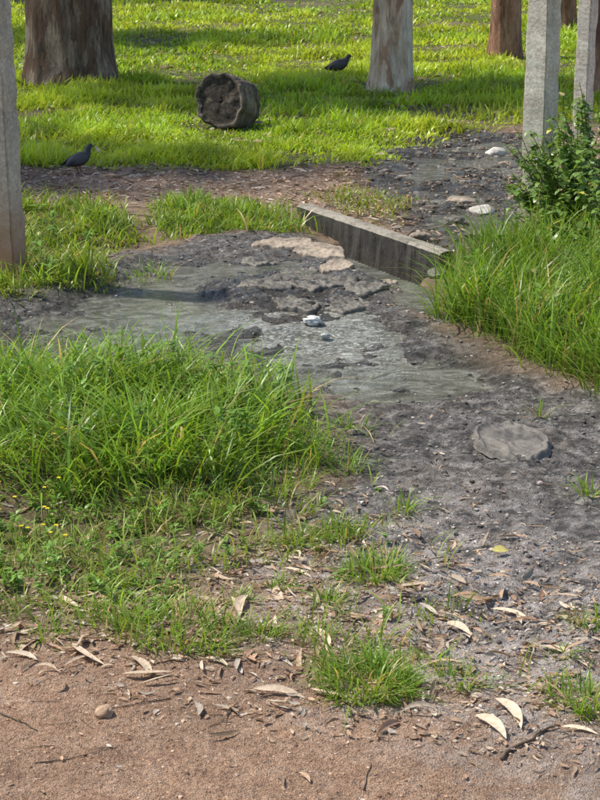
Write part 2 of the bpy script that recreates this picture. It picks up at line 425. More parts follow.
lw.add(*blades(xx,yy,L,.0010*yy.clip(9,30)*rng.uniform(.6,1.3,n),np.abs(rng.normal(.7,.35,n)).clip(.05,1.4),c,3))
lw.make("lawn_grass",[M_grass])
# ------------------------------------------------------------ broadleaf weeds & bush
def leafset(cx,cy,cz,az,el,L,W,col,K=5,bend=.3,roll=None,fold=.15,sick=None):
    n=len(cx);t=np.linspace(0,1,K)[None]
    d=np.stack([np.cos(az)*np.cos(el),np.sin(az)*np.cos(el),np.sin(el)],1)
    s=np.stack([-np.sin(az),np.cos(az),0*az],1)
    u=np.cross(d,s)*-1
    u=np.where(u[:,2:3]<0,-u,u)
    if roll is not None:
        cr,sr=np.cos(roll)[:,None],np.sin(roll)[:,None];s,u=s*cr+u*sr,u*cr-s*sr
    P=np.stack([cx,cy,cz],1)[:,None]+d[:,None]*(L[:,None]*t)[...,None]
    bd=bend if np.ndim(bend) else np.full(n,bend)
    P=P-u[:,None]*((bd*L)[:,None]*t**2)[...,None]
    if sick is not None: P=P+s[:,None]*((sick*L)[:,None]*t*(1-t)*4)[...,None]
    w=W[:,None]*np.clip(np.sin(np.pi*t**.85),0,1)**.75*.5+.0003
    S=s[:,None]*w[...,None];U=u[:,None]*(fold*w)[...,None]
    return ribbons(P,S,U,col,col*1.05)
wd=Acc()
def weeds(n,P,seed,h=(.03,.10),lw=(.008,.018),acc=None,nl=16):
    x,y=scatter(P,n,.1,.1,seed);m=len(x)
    z=hgt(x,y)
    for i in range(m):
        hh=rng.uniform(*h);a0=rng.uniform(0,6.28);le=rng.uniform(0,.5)*hh
        p0=np.array([x[i],y[i],z[i]-.01]);p1=p0+np.array([le*math.cos(a0),le*math.sin(a0),hh])
        acc.add(*[*tube([p0,(p0+p1)/2+rng.normal(0,.003,3),p1],[.0012,.001,.0006],4,caps=False)],C=(.18,.28,.07))
        k=nl;t=np.sqrt(rng.random(k));c=p0+(p1-p0)*t[:,None]
        acc.add(*leafset(c[:,0],c[:,1],c[:,2],rng.uniform(0,6.28,k),rng.uniform(-.1,.8,k),rng.uniform(1.2,2.4,k)*lw[1],rng.uniform(lw[0],lw[1],k),gcol(k,(.17,.32,.055),dead=.02),4))
weeds(190,G3,20,(.03,.10),(.005,.013),wd);weeds(40,G2,6,(.1,.2),(.01,.02),wd,22);weeds(12,G1,7,(.06,.13),(.012,.025),wd,20);weeds(16,G6,23,(.02,.05),(.006,.012),wd,8);weeds(14,G4,8,(.1,.25),(.012,.025),wd,20)
wd.make("broadleaf_weeds",[M_leafy])
fl=Acc()
M_fl=foliage("yellow_petals",.2,.6,.2)
for i in range(30):
    c=g(rng.uniform(-60,75),rng.uniform(475,575));hh=rng.uniform(.07,.13);zz=float(hgt(c[:1],c[1:])[0])
    p=np.array([c[0],c[1],zz]);q=p+np.array([rng.normal(0,.015),rng.normal(0,.015),hh])
    fl.add(*tube([p,(p+q)/2,q],[.0009,.0008,.0007],4,caps=False),C=(.12,.2,.05))
    az=np.arange(6)*1.047;k=6
    fl.add(*leafset(np.full(k,q[0]),np.full(k,q[1]),np.full(k,q[2]),az,np.full(k,.35),np.full(k,.007),np.full(k,.005),np.tile([.85,.68,.04],(k,1)),3))
fl.make("yellow_wildflowers",[M_fl])
def bush(name,c,R,Hh,ns,nl,lf,base,lean=(0,0)):
    A=Acc();z0=float(hgt(np.array([c[0]]),np.array([c[1]]))[0])
    for i in range(ns):
        a=rng.uniform(0,6.28);r=R*math.sqrt(rng.random());hh=Hh*rng.uniform(.35,1)*(1-.35*(r/R)**2)
        p0=np.array([c[0]+.3*r*math.cos(a),c[1]+.3*r*math.sin(a),z0-.02])
        p3=np.array([c[0]+r*math.cos(a)+lean[0]*hh,c[1]+r*math.sin(a)+lean[1]*hh,z0+hh])
        t=np.linspace(0,1,7)[:,None];P=p0*(1-t)+p3*t
        P[:,2]=p0[2]+(p3[2]-p0[2])*(t[:,0]**.75);P[:,:2]+=rng.normal(0,.012,(7,2))*t
        A.add(*tube(P,np.linspace(.004,.0014,7),5,caps=False),C=(.14,.15,.07))
        k=nl;tt=rng.uniform(.25,1,k);ii=(tt*6).clip(0,5.999);lo=ii.astype(int);fr=(ii-lo)[:,None]
        cc=P[lo]*(1-fr)+P[lo+1]*fr
        co_=gcol(k,base,dead=.015,yel=.35)
        yl=rng.random(k)<.012;co_[yl]=(.65,.6,.10)
        Lf=rng.uniform(.6,1.2,k)*lf
        A.add(*leafset(cc[:,0],cc[:,1],cc[:,2],rng.uniform(0,6.28,k),rng.uniform(-.5,.7,k),Lf,Lf*rng.uniform(.5,.7,k),co_,5))
    return A.make(name,[M_leafy])
bush("leafy_shrub",g(592,244),.46,.84,125,38,.045,(.14,.26,.06),(-.05,-.1))
bush("leafy_shrub",g(650,285),.5,.75,60,34,.05,(.14,.26,.06),(-.1,0))
bush("leafy_shrub",g(562,262),.26,.44,40,26,.040,(.16,.29,.06),(-.1,0))
# ------------------------------------------------------------ leaf litter
LC=np.array([[.56,.43,.31],[.46,.32,.21],[.66,.54,.42],[.36,.23,.15],[.52,.35,.23],[.60,.52,.44],[.43,.27,.18]])
lt=Acc()
def litter(x,y,l0,l1,curl=.12,wr=(.10,.19),lift=.004,ex=None):
    if ex is not None: k=sd(ex,x,y)<0;x,y=x[k],y[k]
    n=len(x);z=hgt(x,y)+lift+rng.random(n)*.004
    L=rng.uniform(l0,l1,n);W=L*rng.uniform(*wr,n)
    col=LC[rng.integers(0,len(LC),n)]*rng.uniform(.5,1.15,(n,1))
    lt.add(*leafset(x,y,z,rng.uniform(0,6.28,n),rng.normal(.02,.08,n),L,W,col,8,rng.normal(0,curl,n),rng.normal(0,.5,n),.4,rng.normal(0,.11,n)))
x,y=scatter(LIT,420,.15,.22,18);x,y,_=clumped(x,y,.2,.42,97);litter(x,y,.025,.09)
x,y=scatter(LIT,1400,.15,.22,18);litter(x,y,.006,.028,.1,(.15,.5))
x,y=scatter(PALE,110,.1,.15,16);litter(x,y,.02,.07)
x,y=scatter(PALE,500,.1,.15,16);litter(x,y,.005,.02,.1,(.15,.5))
x,y=scatter(G6,220,.1,.15,16);litter(x,y,.03,.08)
x,y=scatter(G3,150,.1,.15,16);litter(x,y,.03,.08)
x,y=scatter(RED,26,.1,.15,16);litter(x,y,.015,.055)
x,y=scatter(RED,180,.1,.15,16);litter(x,y,.004,.016,.1,(.15,.5))
x,y=scatter(MUD,60,.1,.1,11);k=np.maximum.reduce([sd(PLOW,x,y),sd(FLOW,x,y),sd(PUP,x,y)])<0;litter(x[k],y[k],.012,.045)
x,y=scatter(PATH,170,.1,.15,17,pad=.2);litter(x,y,.04,.10,ex=DITCH)
x,y=scatter(PATH,420,.1,.15,17,pad=.2);litter(x,y,.015,.045,.1,(.2,.6),ex=DITCH)
x,y=scatter(DITCH,45,.1,.15,17,pad=.2);litter(x,y,.02,.09)
x,y=scatter(G1,40,.1,.15,16);litter(x,y,.04,.10)
yy_=1/rng.uniform(1/28,1/12,1500);xx_=rng.uniform(-1,1,1500)*(.5+.22*yy_);k=sd(LAWNC,xx_,yy_)>0;litter(xx_[k],yy_[k],.05,.12,.1,(.15,.3),.02)
HL=[((72,648),(106,668),.30),((122,678),(172,674),.28),((240,620),(250,596),.36),((310,632),(328,655),.34),((276,588),(290,606),.32),((495,706),(520,735),.42),((540,650),(592,672),.30),((310,695),(350,702),.25),((490,612),(530,622),.26),((250,694),(305,702),.2),((130,660),(150,680),.3),((20,655),(45,640),.3),((395,592),(430,586),.25),((560,735),(598,742),.25),((282,568),(312,578),.25),((140,536),(156,548),.35),((380,628),(372,612),.3),((445,628),(470,640),.3),((475,722),(505,745),.3),((205,660),(228,668),.3),((60,600),(82,612),.3)]
for a,b_,w in HL:
    p=g(*a);q=g(*b_);v=q-p;L=np.array([np.hypot(*v)]);az=np.array([math.atan2(v[1],v[0])])
    L=np.minimum(L,.15)
    zz=hgt(p[:1],p[1:])+.008
    lt.add(*leafset(p[:1],p[1:],zz,az,np.array([.03]),L,np.minimum(L*w*.65,.024),np.array([[.70,.55,.41]])*rng.uniform(.8,1.15),12,np.array([.06]),np.array([rng.normal(0,.3)]),.4,np.array([rng.choice([-.1,.1])])))
n1=np.array([1.])
p=g(492,556);lt.add(*leafset(p[:1],p[1:],hgt(p[:1],p[1:])+.012,n1*.1,n1*.05,n1*.045,n1*.03,np.array([[.55,.5,.16]]),8,n1*.1,n1*.3,.25,n1*.05))
lt.make("leaf_litter",[M_dry])
M_twig=foliage("twig_bark",0,.85,.2,60)
tw=Acc()
def twig(p,az,L,r,c=(.22,.155,.11)):
    t=np.linspace(0,1,8);P=np.stack([p[0]+L*t*math.cos(az),p[1]+L*t*math.sin(az)],1)
    P+=np.cumsum(rng.normal(0,L*.022,(8,2)),0)
    zz=hgt(P[:,0],P[:,1])+r+.001
    tw.add(*tube(np.column_stack([P,zz]),r*np.linspace(1,.5,8),6),C=np.array(c)*rng.uniform(.6,1.6))
for i in range(110):
    twig(g(rng.uniform(-80,680),rng.uniform(560,760)),rng.uniform(0,6.28),rng.uniform(.02,.08),rng.uniform(.0006,.0013))
for a,b_,r in [((35,763),(105,748),.0015),((500,765),(560,735),.005),((0,712),(35,730),.002),((365,795),(372,765),.002),((195,735),(240,712),.0012),((170,700),(110,712),.0015)]:
    p=g(*a);q=g(*b_);v=q-p;twig(p,math.atan2(v[1],v[0]),np.hypot(*v),r,(.17,.12,.085))
for i in range(60): twig(g(rng.uniform(0,560),rng.uniform(165,235)),rng.uniform(0,6.28),rng.uniform(.1,.4),rng.uniform(.002,.006),(.26,.19,.14))
tw.make("fallen_twigs",[M_twig])
# ------------------------------------------------------------ crumbs / pebbles
def ico(sub):
    bm=bmesh.new();bmesh.ops.create_icosphere(bm,subdivisions=sub,radius=1)
    V=np.array([v.co[:] for v in bm.verts]);T=np.array([[v.index for v in f.verts] for f in bm.faces]);bm.free();return V,T
IV,IT=ico(1)
pb=Acc()
M_peb=foliage("soil_crumbs",0,.95,.2,120)
def crumbs(P,dens,s0,s1,cols,seed=0):
    x,y=scatter(P,dens,.1,.15,seed);n=len(x);z=hgt(x,y)
    s=s0*(s1/s0)**(rng.random(n)**2.6)
    V=IV[None]*s[:,None,None]*rng.uniform(.65,1.2,(n,1,3))*(1+rng.normal(0,.14,(n,len(IV),1)))
    V=V*np.array([1,1,.65])+np.stack([x,y,z+s*.05],1)[:,None]
    T=(IT[None]+(np.arange(n)*len(IV))[:,None,None]).reshape(-1,3)
    c=np.array(cols)[rng.integers(0,len(cols),n)]*rng.uniform(.7,1.25,(n,1))
    pb.add(V.reshape(-1,3),T,np.repeat(c,len(IV),0))
crumbs(RED,3200,.0012,.0055,[(.48,.31,.2),(.58,.41,.30),(.30,.18,.12)],15)
crumbs(LIT,1300,.002,.008,[(.45,.32,.22),(.3,.2,.14),(.58,.48,.38)],15)
crumbs(MUD,800,.003,.011,[(.20,.18,.16),(.12,.11,.10),(.36,.33,.30)],15)
crumbs(PALE,1600,.002,.008,[(.50,.44,.40),(.28,.24,.21),(.66,.61,.57)],15)
crumbs(DITCH,400,.006,.03,[(.11,.09,.07),(.18,.15,.12),(.30,.26,.22)],15)
crumbs(PATH,350,.004,.015,[(.40,.28,.2),(.28,.18,.13),(.58,.48,.38)],15)
pb.make("soil_crumbs",[M_peb],smooth=False)
# ------------------------------------------------------------ concrete
def concrete(name,base=(.36,.34,.31),dark=(.16,.15,.135),stain=None,wet=0,gloss=.9,bs=.6):
    m,nt,p,o=mat(name);v=coord(nt)
    n1=noise(nt,v,6,7,.7);n2=noise(nt,v,60,5,.7);n3=noise(nt,v,220,3,.6)
    c=ramp(nt,n1,[(.34,dark),(.52,base),(.68,tuple(min(.9,b*1.3) for b in base))])
    c=mix(nt,1.0,c,ramp(nt,n2,[(.34,.66),(.66,1.15)]),'MULTIPLY')
    if stain:
        sx=N(nt,"ShaderNodeSeparateXYZ");nt.links.new(v,sx.inputs[0])
        f=math_(nt,'ADD',sx.outputs[2],math_(nt,'MULTIPLY',n1,.5))
        s=ramp(nt,f,[(.35,1),(.75,0)])
        c=mix(nt,s,c,stain)
    nt.links.new(c,p.inputs["Base Color"])
    nt.links.new(ramp(nt,n2,[(.3,gloss-wet),(.7,gloss)]),p.inputs["Roughness"])
    bump(nt,p,math_(nt,'ADD',n1,math_(nt,'ADD',math_(nt,'MULTIPLY',n2,.5),math_(nt,'MULTIPLY',n3,.2))),bs,.010)
    return m
M_post=concrete("weathered_concrete",(.66,.56,.45),(.44,.36,.28),(.50,.27,.17))
M_post2=concrete("grey_concrete",(.78,.70,.58),(.54,.47,.38))
M_curb=concrete("damp_shaded_concrete",(.065,.06,.05),(.025,.023,.02))  # channel wall face: damp, plus its shade painted in as a near-black base
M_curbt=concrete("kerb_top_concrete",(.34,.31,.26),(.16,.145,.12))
M_wet=concrete("wet_concrete",(.20,.18,.15),(.07,.063,.052),None,.6,.7,.9)
M_slab=concrete("broken_concrete",(.44,.36,.275),(.19,.155,.125),None,.3,.85,.9)
def post(name,c,w,d,h,rot,tilt,m,taper=.93):
    bm=bmesh.new();bmesh.ops.create_cube(bm,size=1)
    bmesh.ops.scale(bm,vec=(w,d,h+.4),verts=bm.verts)
    for v in bm.verts:
        if v.co.z>0: v.co.x*=taper;v.co.y*=taper
    bmesh.ops.translate(bm,vec=(0,0,(h+.4)/2-.4),verts=bm.verts)
    bmesh.ops.bevel(bm,geom=[e for e in bm.edges],offset=.010,segments=2,affect='EDGES')
    bmesh.ops.subdivide_edges(bm,edges=[e for e in bm.edges if abs(e.verts[0].co.z-e.verts[1].co.z)>.5],cuts=70)
    for v in bm.verts:
        q=v.co
        nn=float(vn(q.z*14+q.x*40,q.y*40+q.z*3,5))-.5
        q.x+=.009*nn*np.sign(q.x);q.y+=.009*nn*np.sign(q.y)
    me=bpy.data.meshes.new("shaft");bm.to_mesh(me);bm.free();me.materials.append(m)
    e=empty(name);ob=bpy.data.objects.new("shaft",me);sc.collection.objects.link(ob);ob.parent=e
    A=Acc()
    for zz in (1.28,):
        k=1-(1-taper)*zz/h;hw=w*k/2+.003;hd=d*k/2+.003
        P=[(-hw,-hd,zz),(hw,-hd,zz+.004),(hw,hd,zz),(-hw,hd,zz-.004),(-hw,-hd,zz)]
        V,T=tube(P,[.0012]*5,5);A.add(V,T,(.25,.2,.16))
    w_=A.make("tie_wire",[M_twig]);w_.parent=e
    z0=float(hgt(np.array([c[0]]),np.array([c[1]]))[0])
    e.location=(c[0],c[1],z0);e.rotation_euler=(tilt[0],tilt[1],rot)
    for p in me.polygons:p.use_smooth=False
    return e
post("concrete_fence_post",g(5,290),.17,.17,1.5,math.radians(-12),(0,math.radians(-1.0)),M_post)
post("concrete_fence_post",g(537,232),.135,.15,1.6,math.radians(-36),(0,math.radians(-.3)),M_post2)
post("concrete_fence_post",g(580,168),.10,.11,1.7,math.radians(-34),(0,math.radians(.5)),M_post2)
def beam():
    zt=.11
    a=g(296,204,zt);b_=g(438,252,zt)
    d=(b_-a);L=np.hypot(*d);d/=L;nrm=np.array([d[1],-d[0]])
    if nrm[1]>0:nrm=-nrm
    th=.085;n=90
    t=np.linspace(0,1,n);V=[];prof=[(0,-.35),(0,-.2),(0,-.1),(0,0),(0,zt-.012),(-.012,zt),(-th*.5,zt+.002),(-th+.01,zt),(-th,zt-.012),(-th,-.35)]
    for s in t:
        chip=max(0,float(vn(s*13,0,31))-.68)*.09
        for (o_,zz) in prof:
            p=a+d*L*s+nrm*o_
            j=(vn(s*40,zz*30+o_*50,3)-.5)*.014*(1 if zz>-.3 else 0)
            if zz>zt-.02: j-=chip*.5
            V.append([p[0]+nrm[0]*j,p[1]+nrm[1]*j,zz+j*.6])
    k=len(prof);T=[];mi=[]
    for i in range(n-1):
        for j in range(k-1):
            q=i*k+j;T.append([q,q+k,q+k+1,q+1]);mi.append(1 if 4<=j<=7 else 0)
    V=np.array(V);c0=len(V)
    V=np.vstack([V,[*(a-nrm*th/2),-.1],[*(b_-nrm*th/2),-.1]])
    for j in range(k-1):
        T.append([c0,j,j+1,c0]);mi.append(0);e=(n-1)*k;T.append([c0+1,e+j+1,e+j,c0+1]);mi.append(0)
    tri=[];m2=[]
    for f,mm in zip(T,mi):
        tri.append([f[0],f[1],f[2]]);m2.append(mm)
        if f[3]!=f[0]: tri.append([f[0],f[2],f[3]]);m2.append(mm)
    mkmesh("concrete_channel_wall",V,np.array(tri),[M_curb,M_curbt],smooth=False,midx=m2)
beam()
def fragment(name,c,r,z,th,rot,tilt,m,seed,ns=6,stretch=1.0,rough=.006):
    R=np.random.default_rng(seed);na=120;nr=22
    th_=np.linspace(0,2*math.pi,na,endpoint=False)
    ph=np.sort(np.arange(ns)/ns*2*math.pi+R.uniform(-.35,.35,ns));dd=R.uniform(.65,1,ns)
    rad=np.full(na,9.)
    for p_,d_ in zip(ph,dd):
        cs=np.cos(th_-p_);rad=np.where(cs>.05,np.minimum(rad,d_/np.maximum(cs,.05)),rad)
    rad=rad.clip(0,1.35)*(1+.07*(vn(np.cos(th_)*6+5,np.sin(th_)*6,seed)-.5)+.05*(vn(np.cos(th_)*20+5,np.sin(th_)*20,seed)-.5))
    rows=[(k/nr,0) for k in range(1,nr+1)]+[(1.005,-.15),(1.02,-.4),(.99,-.7),(.97,-1)]
    P=[np.zeros((1,3))]
    for q,zz in rows:
        xx=q*rad*r*stretch*np.cos(th_);yy=q*rad*r*np.sin(th_)
        z_=zz*th+rough*fbm(xx+seed*3.1,yy,.07,4,seed)+.5*rough*fbm(xx,yy+seed,.02,2,seed)
        if zz==0 and q>.96: z_=z_-.12*th
        P.append(np.stack([xx,yy,z_],1))
    V=np.vstack(P);T=[]
    for j in range(na): T.append([0,1+j,1+(j+1)%na])
    for k in range(len(rows)-1):
        for j in range(na):
            a=1+k*na+j;b2=1+k*na+(j+1)%na;T+=[[a,a+na,b2+na],[a,b2+na,b2]]
    ob=mkmesh(name,V,np.array(T),[m]);ob.location=(c[0],c[1],z);ob.rotation_euler=(tilt[0],tilt[1],rot);return ob
L_=lambda c:float(level(np.array([c[0]]),np.array([c[1]]))[0])
FR=[(283,257,.12,.03,.3,(.05,.02),M_slab,1.3),(322,263,.13,.04,-.3,(.06,.04),M_slab,1.25),(335,281,.08,.03,.8,(.05,-.08),M_slab,1.2),(262,272,.09,.02,.1,(.01,.03),M_wet,1.3),(300,278,.10,.02,1.2,(.02,.03),M_wet,1.2),(358,303,.11,.02,.5,(.04,-.04),M_wet,1.3),(320,298,.15,.02,.2,(.02,.01),M_wet,1.3),(268,299,.13,.02,.9,(.02,-.02),M_wet,1.3),(345,318,.11,.02,1.4,(.05,-.02),M_wet,1.4),(295,318,.10,.02,2.1,(.04,.02),M_wet,1.3),(388,292,.045,.03,.4,(.1,.1),M_slab,1.2)]
for i_,(px,py,r,th,rot,ti,m,st) in enumerate(FR):
    c=g(px,py);q=c[None]+np.array([[0,0],[.05,0],[-.05,0],[0,.05],[0,-.05]]);zz=float(hgt(q[:,0],q[:,1]).mean())
    fragment("broken_concrete_slab",c,r,zz+(.018 if m is M_slab else .008),th+.03,rot,ti,m,30+i_,[5,6,7][i_%3],st,.010 if m is M_slab else .016)
def sheet(name,c,rx,ry,rot,amp,z,m,seed,fs=.05,jag=.25,tilt=(0,0)):
    na=160;nr=50;th_=np.linspace(0,2*math.pi,na,endpoint=False)
    rad=1+jag*(vn(np.cos(th_)*2.5+5,np.sin(th_)*2.5+seed,seed)-.5)*2+.08*(vn(np.cos(th_)*9+5,np.sin(th_)*9,seed)-.5)
    P=[]
    for k in range(nr+1):
        q=k/nr;xx=q*rad*rx*np.cos(th_);yy=q*rad*ry*np.sin(th_)
        wx=xx+.03*fbm(xx,yy,.1,2,seed+7)
        rid=(1-np.abs(fbm(wx*1.3+seed,yy*.8+wx,fs,2,seed))*2.6)
        rim=np.exp(-((q-.88)/.05)**2)
        z_=amp*rid+amp*.4*fbm(xx,yy,fs*2.5,2,seed+3)-.012*ss(.93,1.,q)+.010*rim
        P.append(np.stack([xx,yy,z_],1))
    V=np.vstack(P);T=[]
    for k in range(nr):
        for j in range(na):
            a=k*na+j;b2=k*na+(j+1)%na;T+=[[a,a+na,b2+na],[a,b2+na,b2]]
    ob=mkmesh(name,V,np.array(T),[m]);ob.location=(c[0],c[1],z);ob.rotation_euler=(tilt[0],tilt[1],rot);return ob
M_lid=concrete("muddy_grey_plastic",(.20,.18,.16),(.06,.054,.048),None,.5,.8,.7)
c=g(513,446);sheet("crumpled_plastic_sheet",c,.130,.18,.2,.007,float(hgt(c[:1],c[1:])[0])+.014,M_lid,12,.075,.14,(.05,-.02))
def white(nm,col,r=.5):
    m,nt,p,o=mat(nm);n=noise(nt,coord(nt),45,4)
    nt.links.new(ramp(nt,n,[(.35,tuple(k*.6 for k in col)),(.55,col)]),p.inputs["Base Color"]);p.inputs["Roughness"].default_value=r;return m
M_w=white("white_plastic",(.82,.82,.80));M_w2=white("grey_plastic",(.5,.52,.5))
def crumple(name,c,r,z,m,seed):
    V,T=ico(4);f=np.abs(fbm(V[:,0]*1.6+seed,V[:,1]*1.6+V[:,2]*2.1,.9,3,seed))
    V=V*(1.05-.75*f[:,None])*np.array([r,r*.75,r*.5]);ob=mkmesh(name,V,T,[m]);ob.location=(c[0],c[1],z);return ob
c=g(313,334);crumple("crumpled_plastic_litter",c,.045,L_(c)+.03,M_w,4)
c=g(325,343);crumple("crumpled_plastic_litter",c,.024,L_(c)+.018,M_w2,5)
c=g(540,488);crumple("paper_scrap",c,.013,float(hgt(c[:1],c[1:])[0])+.01,white("pinkish_paper",(.6,.47,.42)),6)
c=g(388,290);crumple("paper_scrap",c,.028,float(hgt(c[:1],c[1:])[0])+.03,M_w2,9)
def stone(name,c,r,m,seed,fl=.6,zoff=.2):
    V,T=ico(4);n=fbm(V[:,0]*1+seed,V[:,1]+V[:,2]*1.3,.9,4,seed)
    V=V*(1+.5*n[:,None])*np.array([r,r*.8,r*fl])
    ob=mkmesh(name,V,T,[m]);z0=float(hgt(np.array([c[0]]),np.array([c[1]]))[0]);ob.location=(c[0],c[1],z0+r*zoff);ob.rotation_euler=(0,0,seed);return ob
M_st=concrete("tan_stone",(.55,.38,.26),(.4,.27,.17));M_wh=concrete("pale_stone",(.70,.67,.60),(.42,.39,.34))
stone("stone",g(104,716),.022,M_st,2);stone("pale_rock",g(483,203),.07,M_wh,3,.45);stone("pale_rock",g(496,147),.07,M_wh,4,.5)
stone("stone",g(462,192),.09,M_slab,6,.3)
stone("stone",g(395,266),.06,M_slab,7,.4);stone("stone",g(440,276),.06,M_wet,8,.4)
for i_,(a,b_,r) in enumerate([(505,155,.05),(455,215,.06),(420,232,.06),(500,178,.04),(520,195,.05),(478,228,.06)]): stone("stone",g(a,b_),r,[M_slab,M_wet][i_%2],20+i_,.4)
# ------------------------------------------------------------ trees
def bark(name,stops,ps=2.2,patch=None,pt=.5,lo=.5):
    m,nt,p,o=mat(name);v=coord(nt,(1,1,.22))
    n1=noise(nt,v,ps*2,6,.65,.6);n2=noise(nt,v,30,6,.7,.3);n3=noise(nt,coord(nt,(1,1,.5)),9,5,.7)
    c=ramp(nt,n1,stops)
    if patch:
        c=mix(nt,ramp(nt,noise(nt,coord(nt,(1,1,.35)),ps*2.6,4,.55,.8),[(pt,0),(pt+.04,1)]),c,patch)
    c=mix(nt,1.0,c,ramp(nt,n2,[(.36,lo),(.5,.95),(.65,1.2)]),'MULTIPLY')
    c=mix(nt,1.0,c,ramp(nt,n3,[(.35,.75),(.65,1.15)]),'MULTIPLY')
    nt.links.new(c,p.inputs["Base Color"]);p.inputs["Roughness"].default_value=.85
    bump(nt,p,math_(nt,'ADD',n1,math_(nt,'MULTIPLY',n2,.7)),1.0,.05 if lo<.6 else .025);return m
B1=bark("rough_eucalyptus_bark",[(.36,(.10,.068,.048)),(.46,(.25,.175,.125)),(.56,(.42,.32,.24)),(.66,(.56,.47,.38))],2.4,(.20,.115,.075))
B2=bark("smooth_eucalyptus_bark",[(.36,(.50,.32,.21)),(.46,(.76,.58,.42)),(.56,(.86,.73,.58)),(.66,(.9,.83,.72))],3.2,(.50,.30,.19),.60,.72)
B3=bark("red_brown_bark",[(.35,(.19,.09,.06)),(.5,(.42,.21,.135)),(.68,(.58,.35,.24))])
def tree(name,c,r,m,lean=(0,0),hh=9,crown=(0,0,8),cr=(4,4,2.2),nleaf=9000,flare=.35,seed=1,ls=1.25):
    R=np.random.default_rng(seed);e=empty(name);z0=float(hgt(np.array([c[0]]),np.array([c[1]]))[0])
    A=Acc();n=90;t=np.linspace(0,1,n)**1.8
    P=np.stack([c[0]+lean[0]*hh*t**1.6+.10*np.sin(t*5+seed)*t,c[1]+lean[1]*hh*t+.1*np.cos(t*4+seed)*t,z0-.25+hh*t],1)
    zz=P[:,2]-z0;Rr=r*(1-.55*t)+r*flare*np.exp(-zz.clip(0)/.2)
    def nf(th,s,p):
        cx,sx_=np.cos(th),np.sin(th)
        return 1+.12*fbm(cx*1.2+seed,sx_*1.2+p[2]*.35,.6,4,seed)+.05*fbm(cx*3+seed,sx_*3+p[2]*1.2,.5,3,seed+3)+.08*np.exp(-max(p[2]-z0,0)/.3)*np.cos(th*5+seed)
    A.add(*tube(P,Rr,72,nf))
    cc=np.array([c[0]+crown[0],c[1]+crown[1],crown[2]]);ends=[]
    for i in range(16):
        s=R.uniform(.55,1);k=int(np.searchsorted(t,s).clip(0,n-1));p0=P[k];v=R.normal(0,1,3);v/=np.linalg.norm(v)
        p3=cc+v*np.array(cr)*R.uniform(.5,.95)
        q=np.linspace(0,1,9)[:,None];mid=(p0+p3)/2+np.array([0,0,.6])
        Q_=(1-q)**2*p0+2*q*(1-q)*mid+q**2*p3;Q_[1:-1]+=R.normal(0,.08,(7,3))
        A.add(*tube(Q_,np.linspace(r*.35,.02,9),8));ends+= [Q_[j] for j in range(4,9)]
        for _ in range(3):
            a=Q_[R.integers(4,8)];b2=a+R.normal(0,1,3)*np.array(cr)*.25
            A.add(*tube([a,(a+b2)/2+R.normal(0,.1,3),b2],[.03,.02,.008],5));ends.append(b2);ends.append((a+b2)/2)
    A.make("trunk_and_limbs",[m],parent=e)
    ends=np.array(ends);k=R.integers(0,len(ends),nleaf)
    sub=ends[k]+R.normal(0,1,(nleaf,3))*np.array([.5,.5,.35])
    az=R.uniform(0,6.28,nleaf);el=R.normal(-.8,.5,nleaf)
    Ls=R.uniform(.12,.2,nleaf)*ls;n_=nleaf
    col=np.array([.07,.12,.045])*R.uniform(.6,1.5,(n_,1))
    B=Acc();B.add(*leafset(sub[:,0],sub[:,1],sub[:,2],az,el,Ls,Ls*.28,col,3,.15,R.uniform(-1,1,n_),.1))
    B.make("leafy_crown",[M_canopy],parent=e);return e
tree("eucalyptus_tree",g(73,84),.42,B1,(-.08,.03),9,(-3.4,1.0,8.3),(3.2,1.4,1.4),12000,.2,1,1.6)
tree("eucalyptus_tree",g(391,94),.185,B2,(.0,.01),8,(0.5,0,8),(2.5,2.5,1.8),3000,.18,2)
tree("eucalyptus_tree",g(505,58),.17,B3,(.01,0),9,(0,1,8),(2.5,2.5,2),3000,.2,3)
tree("eucalyptus_tree",g(598,95),.17,B3,(.004,0),9,(1,0,8),(2.5,2.5,2),2500,.2,4)
tree("eucalyptus_tree",g(562,30),.18,B3,(0,0),9,(1,2,8),(2.5,2.5,2),2500,.2,5)
tree("eucalyptus_tree",(-7.5,13.2),.3,B1,(.05,0),8,(.3,0.2,7.5),(2.6,.8,1.2),6000,.3,6,1.6)
tree("eucalyptus_tree",(-8.5,24),.3,B2,(0,0),9,(0,0,9),(3.6,1.3,1.4),9000,.3,8,1.7)
tree("eucalyptus_tree",(4.5,38),.35,B1,(0,0),9,(-1,0,9),(3.4,3.4,2),3500,.3,9)
tree("eucalyptus_tree",(9.5,30),.3,B1,(0,0),9,(0,0,9),(3.2,3.2,2),2500,.3,10)
tree("eucalyptus_tree",(-8.5,32),.3,B3,(0,0),9,(0,0,9),(3.8,1.6,2),9000,.3,11,1.7)
